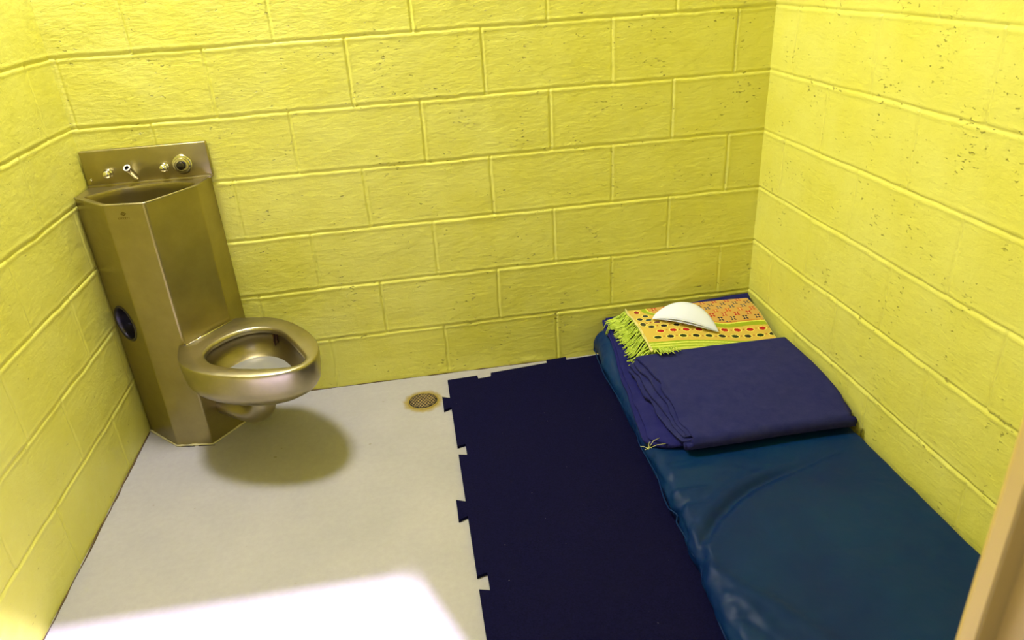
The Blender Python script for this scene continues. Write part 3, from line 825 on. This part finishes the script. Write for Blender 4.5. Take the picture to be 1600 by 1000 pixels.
# field with small rotated-cross flowers
fbu = 0.052 + 0.096*ss(0.10, 0.72, u_) + 0.003*np.sin(u_*13)     # front edge of the field runs slantwise
lft = 0.078
bd = np.maximum(lft - su, sv - fbu)
corner = (su < lft+0.055) & (sv > fbu-0.05)
q_ = np.hypot((lft+0.055-su)/0.055, (sv-fbu+0.05)/0.05)
bd = np.where(corner & (su < lft+0.055) & (sv > fbu-0.05), (q_-1)*0.05, bd)
field = bd < 0
for r_ in range(9):
    for c__ in range(11):
        cx_ = 0.010 + c__*0.046 + (r_ % 2)*0.023; cy_ = 0.014 + r_*0.0225
        a_ = np.abs(su-cx_); b_ = np.abs(sv-cy_)*0.92
        cr = (np.abs(a_-b_) < 0.0040) & (a_ < 0.0092) & (b_ < 0.0088) & (a_+b_ > 0.0046)
        tone = [C3(168, 30, 26), C3(24, 26, 52), C3(30, 56, 84), C3(186, 74, 32)][r_ % 4]
        paint(cr & field, tone)
        paint((a_+b_ < 0.0032) & field, C3(226, 204, 140))
paint((bd >= -0.005) & (bd < 0.0), C3(190, 128, 50))
paint((bd >= 0.0) & (bd < 0.0050), C3(214, 218, 92))
paint((bd >= 0.0050) & (bd < 0.022), C3(148, 166, 32))
paint((bd >= 0.022), C3(204, 174, 76))
brd = bd > 0.022
def ovals(vc, tones, step, a, b, ph):
    k = 0; s = ph; svr = sv + 0.020*(1-ss(0.15, 0.70, u_)); b = b*0.9
    while s < 0.50:
        el = ((su-s)/a)**2 + ((svr-vc-0.003*np.sin(u_*9))/b)**2
        mk = brd & (bd > 0.026 + b*0.3) & (su > 0.014)
        paint((el < 1.65) & mk, C3(236, 222, 110)); paint((el < 1.0) & mk, tones[k % len(tones)])
        paint((np.hypot((su-(s+step/2)), (svr-vc)) < 0.0028) & mk, C3(160, 70, 26))
        s += step; k += 1
ovals(0.112, [C3(28, 60, 70), C3(40, 34, 40)], 0.046, 0.0115, 0.0075, 0.052)
ovals(0.132, [C3(150, 60, 36), C3(104, 60, 60)], 0.046, 0.0115, 0.0075, 0.030)
ovals(0.156, [C3(28, 24, 34)], 0.046, 0.0115, 0.0080, 0.046)
ovals(0.183, [C3(172, 28, 24)], 0.046, 0.0125, 0.0085, 0.070)
ovals(0.214, [C3(44, 60, 26), C3(30, 34, 28)], 0.046, 0.0125, 0.0085, 0.048)
for (a0, b0, tn) in [(0.034, 0.022, C3(140, 30, 30)), (0.052, 0.062, C3(28, 40, 52)), (0.024, 0.082, C3(30, 26, 34)), (0.022, 0.120, C3(60, 60, 40))]:
    el = ((su-a0)/0.010)**2 + ((sv-b0)/0.011)**2
    paint((el < 1.6), C3(236, 222, 110)); paint(el < 1.0, tn)
svf = sv + 0.022*(1-ss(0.15, 0.70, u_)) - 0.004*np.sin(u_*9); fr_ = svf > 0.238
paint(fr_, C3(150, 172, 38)); paint(fr_ & (svf > 0.2455) & (svf < 0.2510), C3(218, 224, 110)); paint(fr_ & (svf > 0.2585) & (svf < 0.266), C3(196, 206, 90)); paint(fr_ & (svf > 0.274), C3(204, 212, 96))
# cream woven edge at both short ends
paint(su < 0.006, C3(226, 214, 150)); paint(su > 0.463, C3(206, 206, 110))
wv = 1 + 0.10*np.sin(su*2*math.pi/0.0028)*np.sin(sv*2*math.pi/0.0028); col_ *= wv[..., None]
def rug_material():
    m = Mat('rug_weave').set(rough=0.92, spec=0.1, sheen=0.2)
    a = m.node('ShaderNodeAttribute'); a.attribute_name = 'weave'; m.link(a.outputs['Color'], m.b.inputs['Base Color'])
    n = m.noise(m.coords(), 500, 2, 0.6); m.out('Normal', m.bump(n, 0.5, 0.0008)); return m.m
M_rug = rug_material()
rtop = grid_mesh('rug_top_layer', np.stack([RX, RY, RZ], -1)[:, ::-1], M_rug, rug)
ca_ = rtop.data.color_attributes.new('weave', 'FLOAT_COLOR', 'POINT')
cc = np.ones((nu*nv, 4), np.float32); cc[:, :3] = col_[:, ::-1].reshape(-1, 3); ca_.data.foreach_set('color', cc.reshape(-1))
# under layers of the folded rug: thin rounded slabs, lime edges
M_lime = fibre('lime_rug_edge', srgb(160, 172, 34), srgb(206, 212, 84))
NL = 4
for li in range(NL):
    out0, thk = [], RT/NL
    ring_u = [(u, 1.0) for u in np.linspace(0, 1, 60)] + [(1.0, v) for v in np.linspace(1, 0, 24)[1:]] + [(u, 0.0) for u in np.linspace(1, 0, 40)[1:]] + [(0.0, v) for v in np.linspace(0, 1, 24)[1:-1]]
    rings = []
    zc = RT - thk*(li+0.5) - 0.0036 + 0.0008*li
    for off, dz in [(-0.004, 0.48), (-0.0012, 0.36), (0, 0.0), (-0.0012, -0.36), (-0.004, -0.48)]:
        r = []
        for (u, v) in ring_u:
            p = rug_xy(u, v); cdir = (rug_xy(0.5, 0.5) - p)
            ov = 0.0035*li*(0.4+sn(u*4, li*2.1, 110, 1)) * (1 if v > 0.95 else 0.3) - (-0.036*max(0, 0.45-u)*(li) if v > 0.95 else 0)
            q = p - Vector((0, 1, 0))*(0) 
            x = p.x + (1 if u <= 0 else -1 if u >= 1 else 0)*(-off)
            y = p.y + (-off if v <= 0 else 0)*-1
            if v >= 1: y = p.y - (off) - max(-0.004, ov)*1.0 if False else p.y - off*1.0 - ov
            zz = float(lbh(np.array(p.y), np.array(p.x))) + zc + dz*thk + 0.0008*sn(u*5, li, 111, 1) + 0.004*math.sin(u*5.0+0.6)*v*(1-0.25*li)
            r.append((x, y if v < 1 else p.y + (-off)*1.0 - ov, zz))
        rings.append(r)
    bm = bmesh.new(); loft(bm, rings, True, True)
    bm_obj('rug_under_layer', bm, M_lime, rug)
# woven selvage and fringe on the left end
bm = bmesh.new()
pts = []
for v in np.linspace(0, 1.02, 40):
    p = rug_xy(0, v); z = float(lbh(np.array(p.y), np.array(p.x))) + RT + 0.002 + 0.004*math.sin(0.6)*v
    pts.append((p.x-0.001+0.002*sn(v*20, 0, 120, 1), p.y, z))
tube(bm, pts, [0.0036+0.001*sn(i*.8, 3, 121, 1) for i in range(len(pts))], 8)
bm_obj('selvage_edge', bm, M_selvage, rug)
def strand(bm, p0, d, length, drop, r, wig, seed):
    pts = []
    for k in range(7):
        t = k/6
        q = p0 + d*length*t
        q.x += wig*sn(t*3, seed, 130, 1); q.y += wig*sn(t*3, seed+9.5, 131, 1)
        z_ = p0.z - drop*(t**1.6)
        q.z = max(z_, floor_h(q.x, q.y) + r*1.2 + 0.0025)
        pts.append(q)
    tube(bm, pts, [r*(1-0.25*k/6) for k in range(7)], 5)
def floor_h(x, y):
    if y < -0.31 and x > -0.45: return float(lbh(np.array(y), np.array(x))) + 0.022 + 0.043*float(ss(-0.31, -0.338, y)) if x > -0.40 else float(lbh(np.array(y), np.array(x)))
    if x < lb_left(y, 1) - 0.012: return float(m_top(np.array(y)))*0.98 + 0.006
    return float(lbh(np.array(y), np.array(x)))
bm = bmesh.new(); rr_ = random.Random(9)
for i in range(150):
    v = rr_.uniform(0.0, 1.0); lay = rr_.choice([0, 0, 1, 2])
    p = rug_xy(0, v); z = float(lbh(np.array(p.y), np.array(p.x))) + RT*(1-lay*0.28)
    d = Vector((-1, -0.35 - 0.35*v + rr_.uniform(-0.22, 0.22), 0)).normalized()
    strand(bm, Vector((p.x, p.y, z)), d, rr_.uniform(0.070, 0.098), z - 0.10, rr_.uniform(0.0016, 0.0026), 0.006, i*1.3)
fr = bm_obj('fringe', bm, M_fringe, rug); tag(fr, kind='stuff')
bm = bmesh.new()
for i in range(26):
    p = rug_xy(rr_.uniform(0.0, 0.10), 1.02); z = float(lbh(np.array(p.y), np.array(p.x))) + RT*rr_.uniform(0.3, 0.8)
    d = Vector((rr_.uniform(-0.45, 0.55), -1, 0)).normalized()
    strand(bm, Vector((p.x, p.y, z)), d, rr_.uniform(0.060, 0.092), 0.0 + rr_.uniform(0, 0.006), rr_.uniform(0.0018, 0.0026), 0.012, i*2.1+70)
ft = bm_obj('fringe_tangle', bm, M_fringe, rug); tag(ft, kind='stuff')

# ------------------------------------------------------------------ white cap folded flat on the rug
cap = empty('skull_cap', (-0.16, -0.14, 0.2)); tag(cap, 'white skull cap folded flat, lying on the patterned rug', 'cap')
cL = Vector((-0.300, -0.142, 0)); cR = Vector((-0.090, -0.246, 0))
bx_ = (cR-cL); bl = bx_.length; bx_.normalize(); by_ = Vector((-bx_.y, bx_.x, 0))
ns, nt = 60, 26
def cap_pt(s, t, side):
    """s along the brim 0..1, t from brim 0 to crown 1"""
    w_ = math.sin(math.pi*s)**0.70
    hgt = 0.122*w_
    xx = bl*(0.5 + (s-0.5)*(1-0.02*t)); yy_ = hgt*t
    puff = 0.030*(math.sin(math.pi*s)**0.7)*(max(0.0, math.sin(math.pi*(0.03+0.97*t)))**0.7)
    rim = 0.004*math.sin(math.pi*s)*(1-t)**3
    p = cL + bx_*(xx - 0.14*yy_) + by_*(yy_ - 0.008*math.sin(math.pi*s)*(1-t))
    zb = float(lbh(np.array(p.y), np.array(p.x))) + RT + 0.0045
    p.z = zb + 0.004 + side*puff*0.5 + puff*0.5 + rim*(1 if side > 0 else 0.2) + 0.010*math.sin(math.pi*s)*(1-t)
    return p
def cap_sheet(side, t0=0.0):
    bm = bmesh.new()
    for off in (0,):
        vs = [[bm.verts.new(cap_pt(i/ns, t0 + (1-t0)*j/nt, side)) for j in range(nt+1)] for i in range(ns+1)]
        for i in range(ns):
            for j in range(nt): bm.faces.new((vs[i][j], vs[i+1][j], vs[i+1][j+1], vs[i][j+1]))
    return bm
bm = cap_sheet(1); o = bm_obj('cap_upper', bm, M_cap, cap); md = o.modifiers.new('s', 'SOLIDIFY'); md.thickness = 0.0016
bm = cap_sheet(-1); o = bm_obj('cap_lower', bm, M_cap, cap); md = o.modifiers.new('s', 'SOLIDIFY'); md.thickness = 0.0016
bm = bmesh.new(); tube(bm, [cap_pt(s, 0.0, 1) + Vector((0, -0.001, 0)) for s in np.linspace(0.0, 1, 60)], 0.0019, 8)
tube(bm, [cap_pt(s, 0.0, -1) + Vector((0, -0.001, 0)) for s in np.linspace(0.0, 1, 60)], 0.0019, 8)
bm_obj('brim', bm, M_cap, cap)

# ------------------------------------------------------------------ loose threads on the mattress edge
bm = bmesh.new(); c0 = Vector((-0.517, -0.752, 0.093))
for i, (dx, dy, dz) in enumerate([(0.045, 0.030, 0.010), (0.055, 0.004, 0.006), (-0.020, 0.010, 0.004), (-0.012, -0.006, 0.002), (0.012, 0.016, 0.012), (0.008, -0.010, 0.008)]):
    tube(bm, [c0, c0 + Vector((dx*.5, dy*.6, dz*1.2)), c0 + Vector((dx, dy, dz))], 0.0008, 5)
bmesh.ops.create_icosphere(bm, subdivisions=2, radius=0.0035, matrix=Matrix.Translation(c0))
tag(bm_obj('loose_thread', bm, M_thread), 'pale wisp of loose thread on the mattress beside the front corner of the blankets', 'thread')
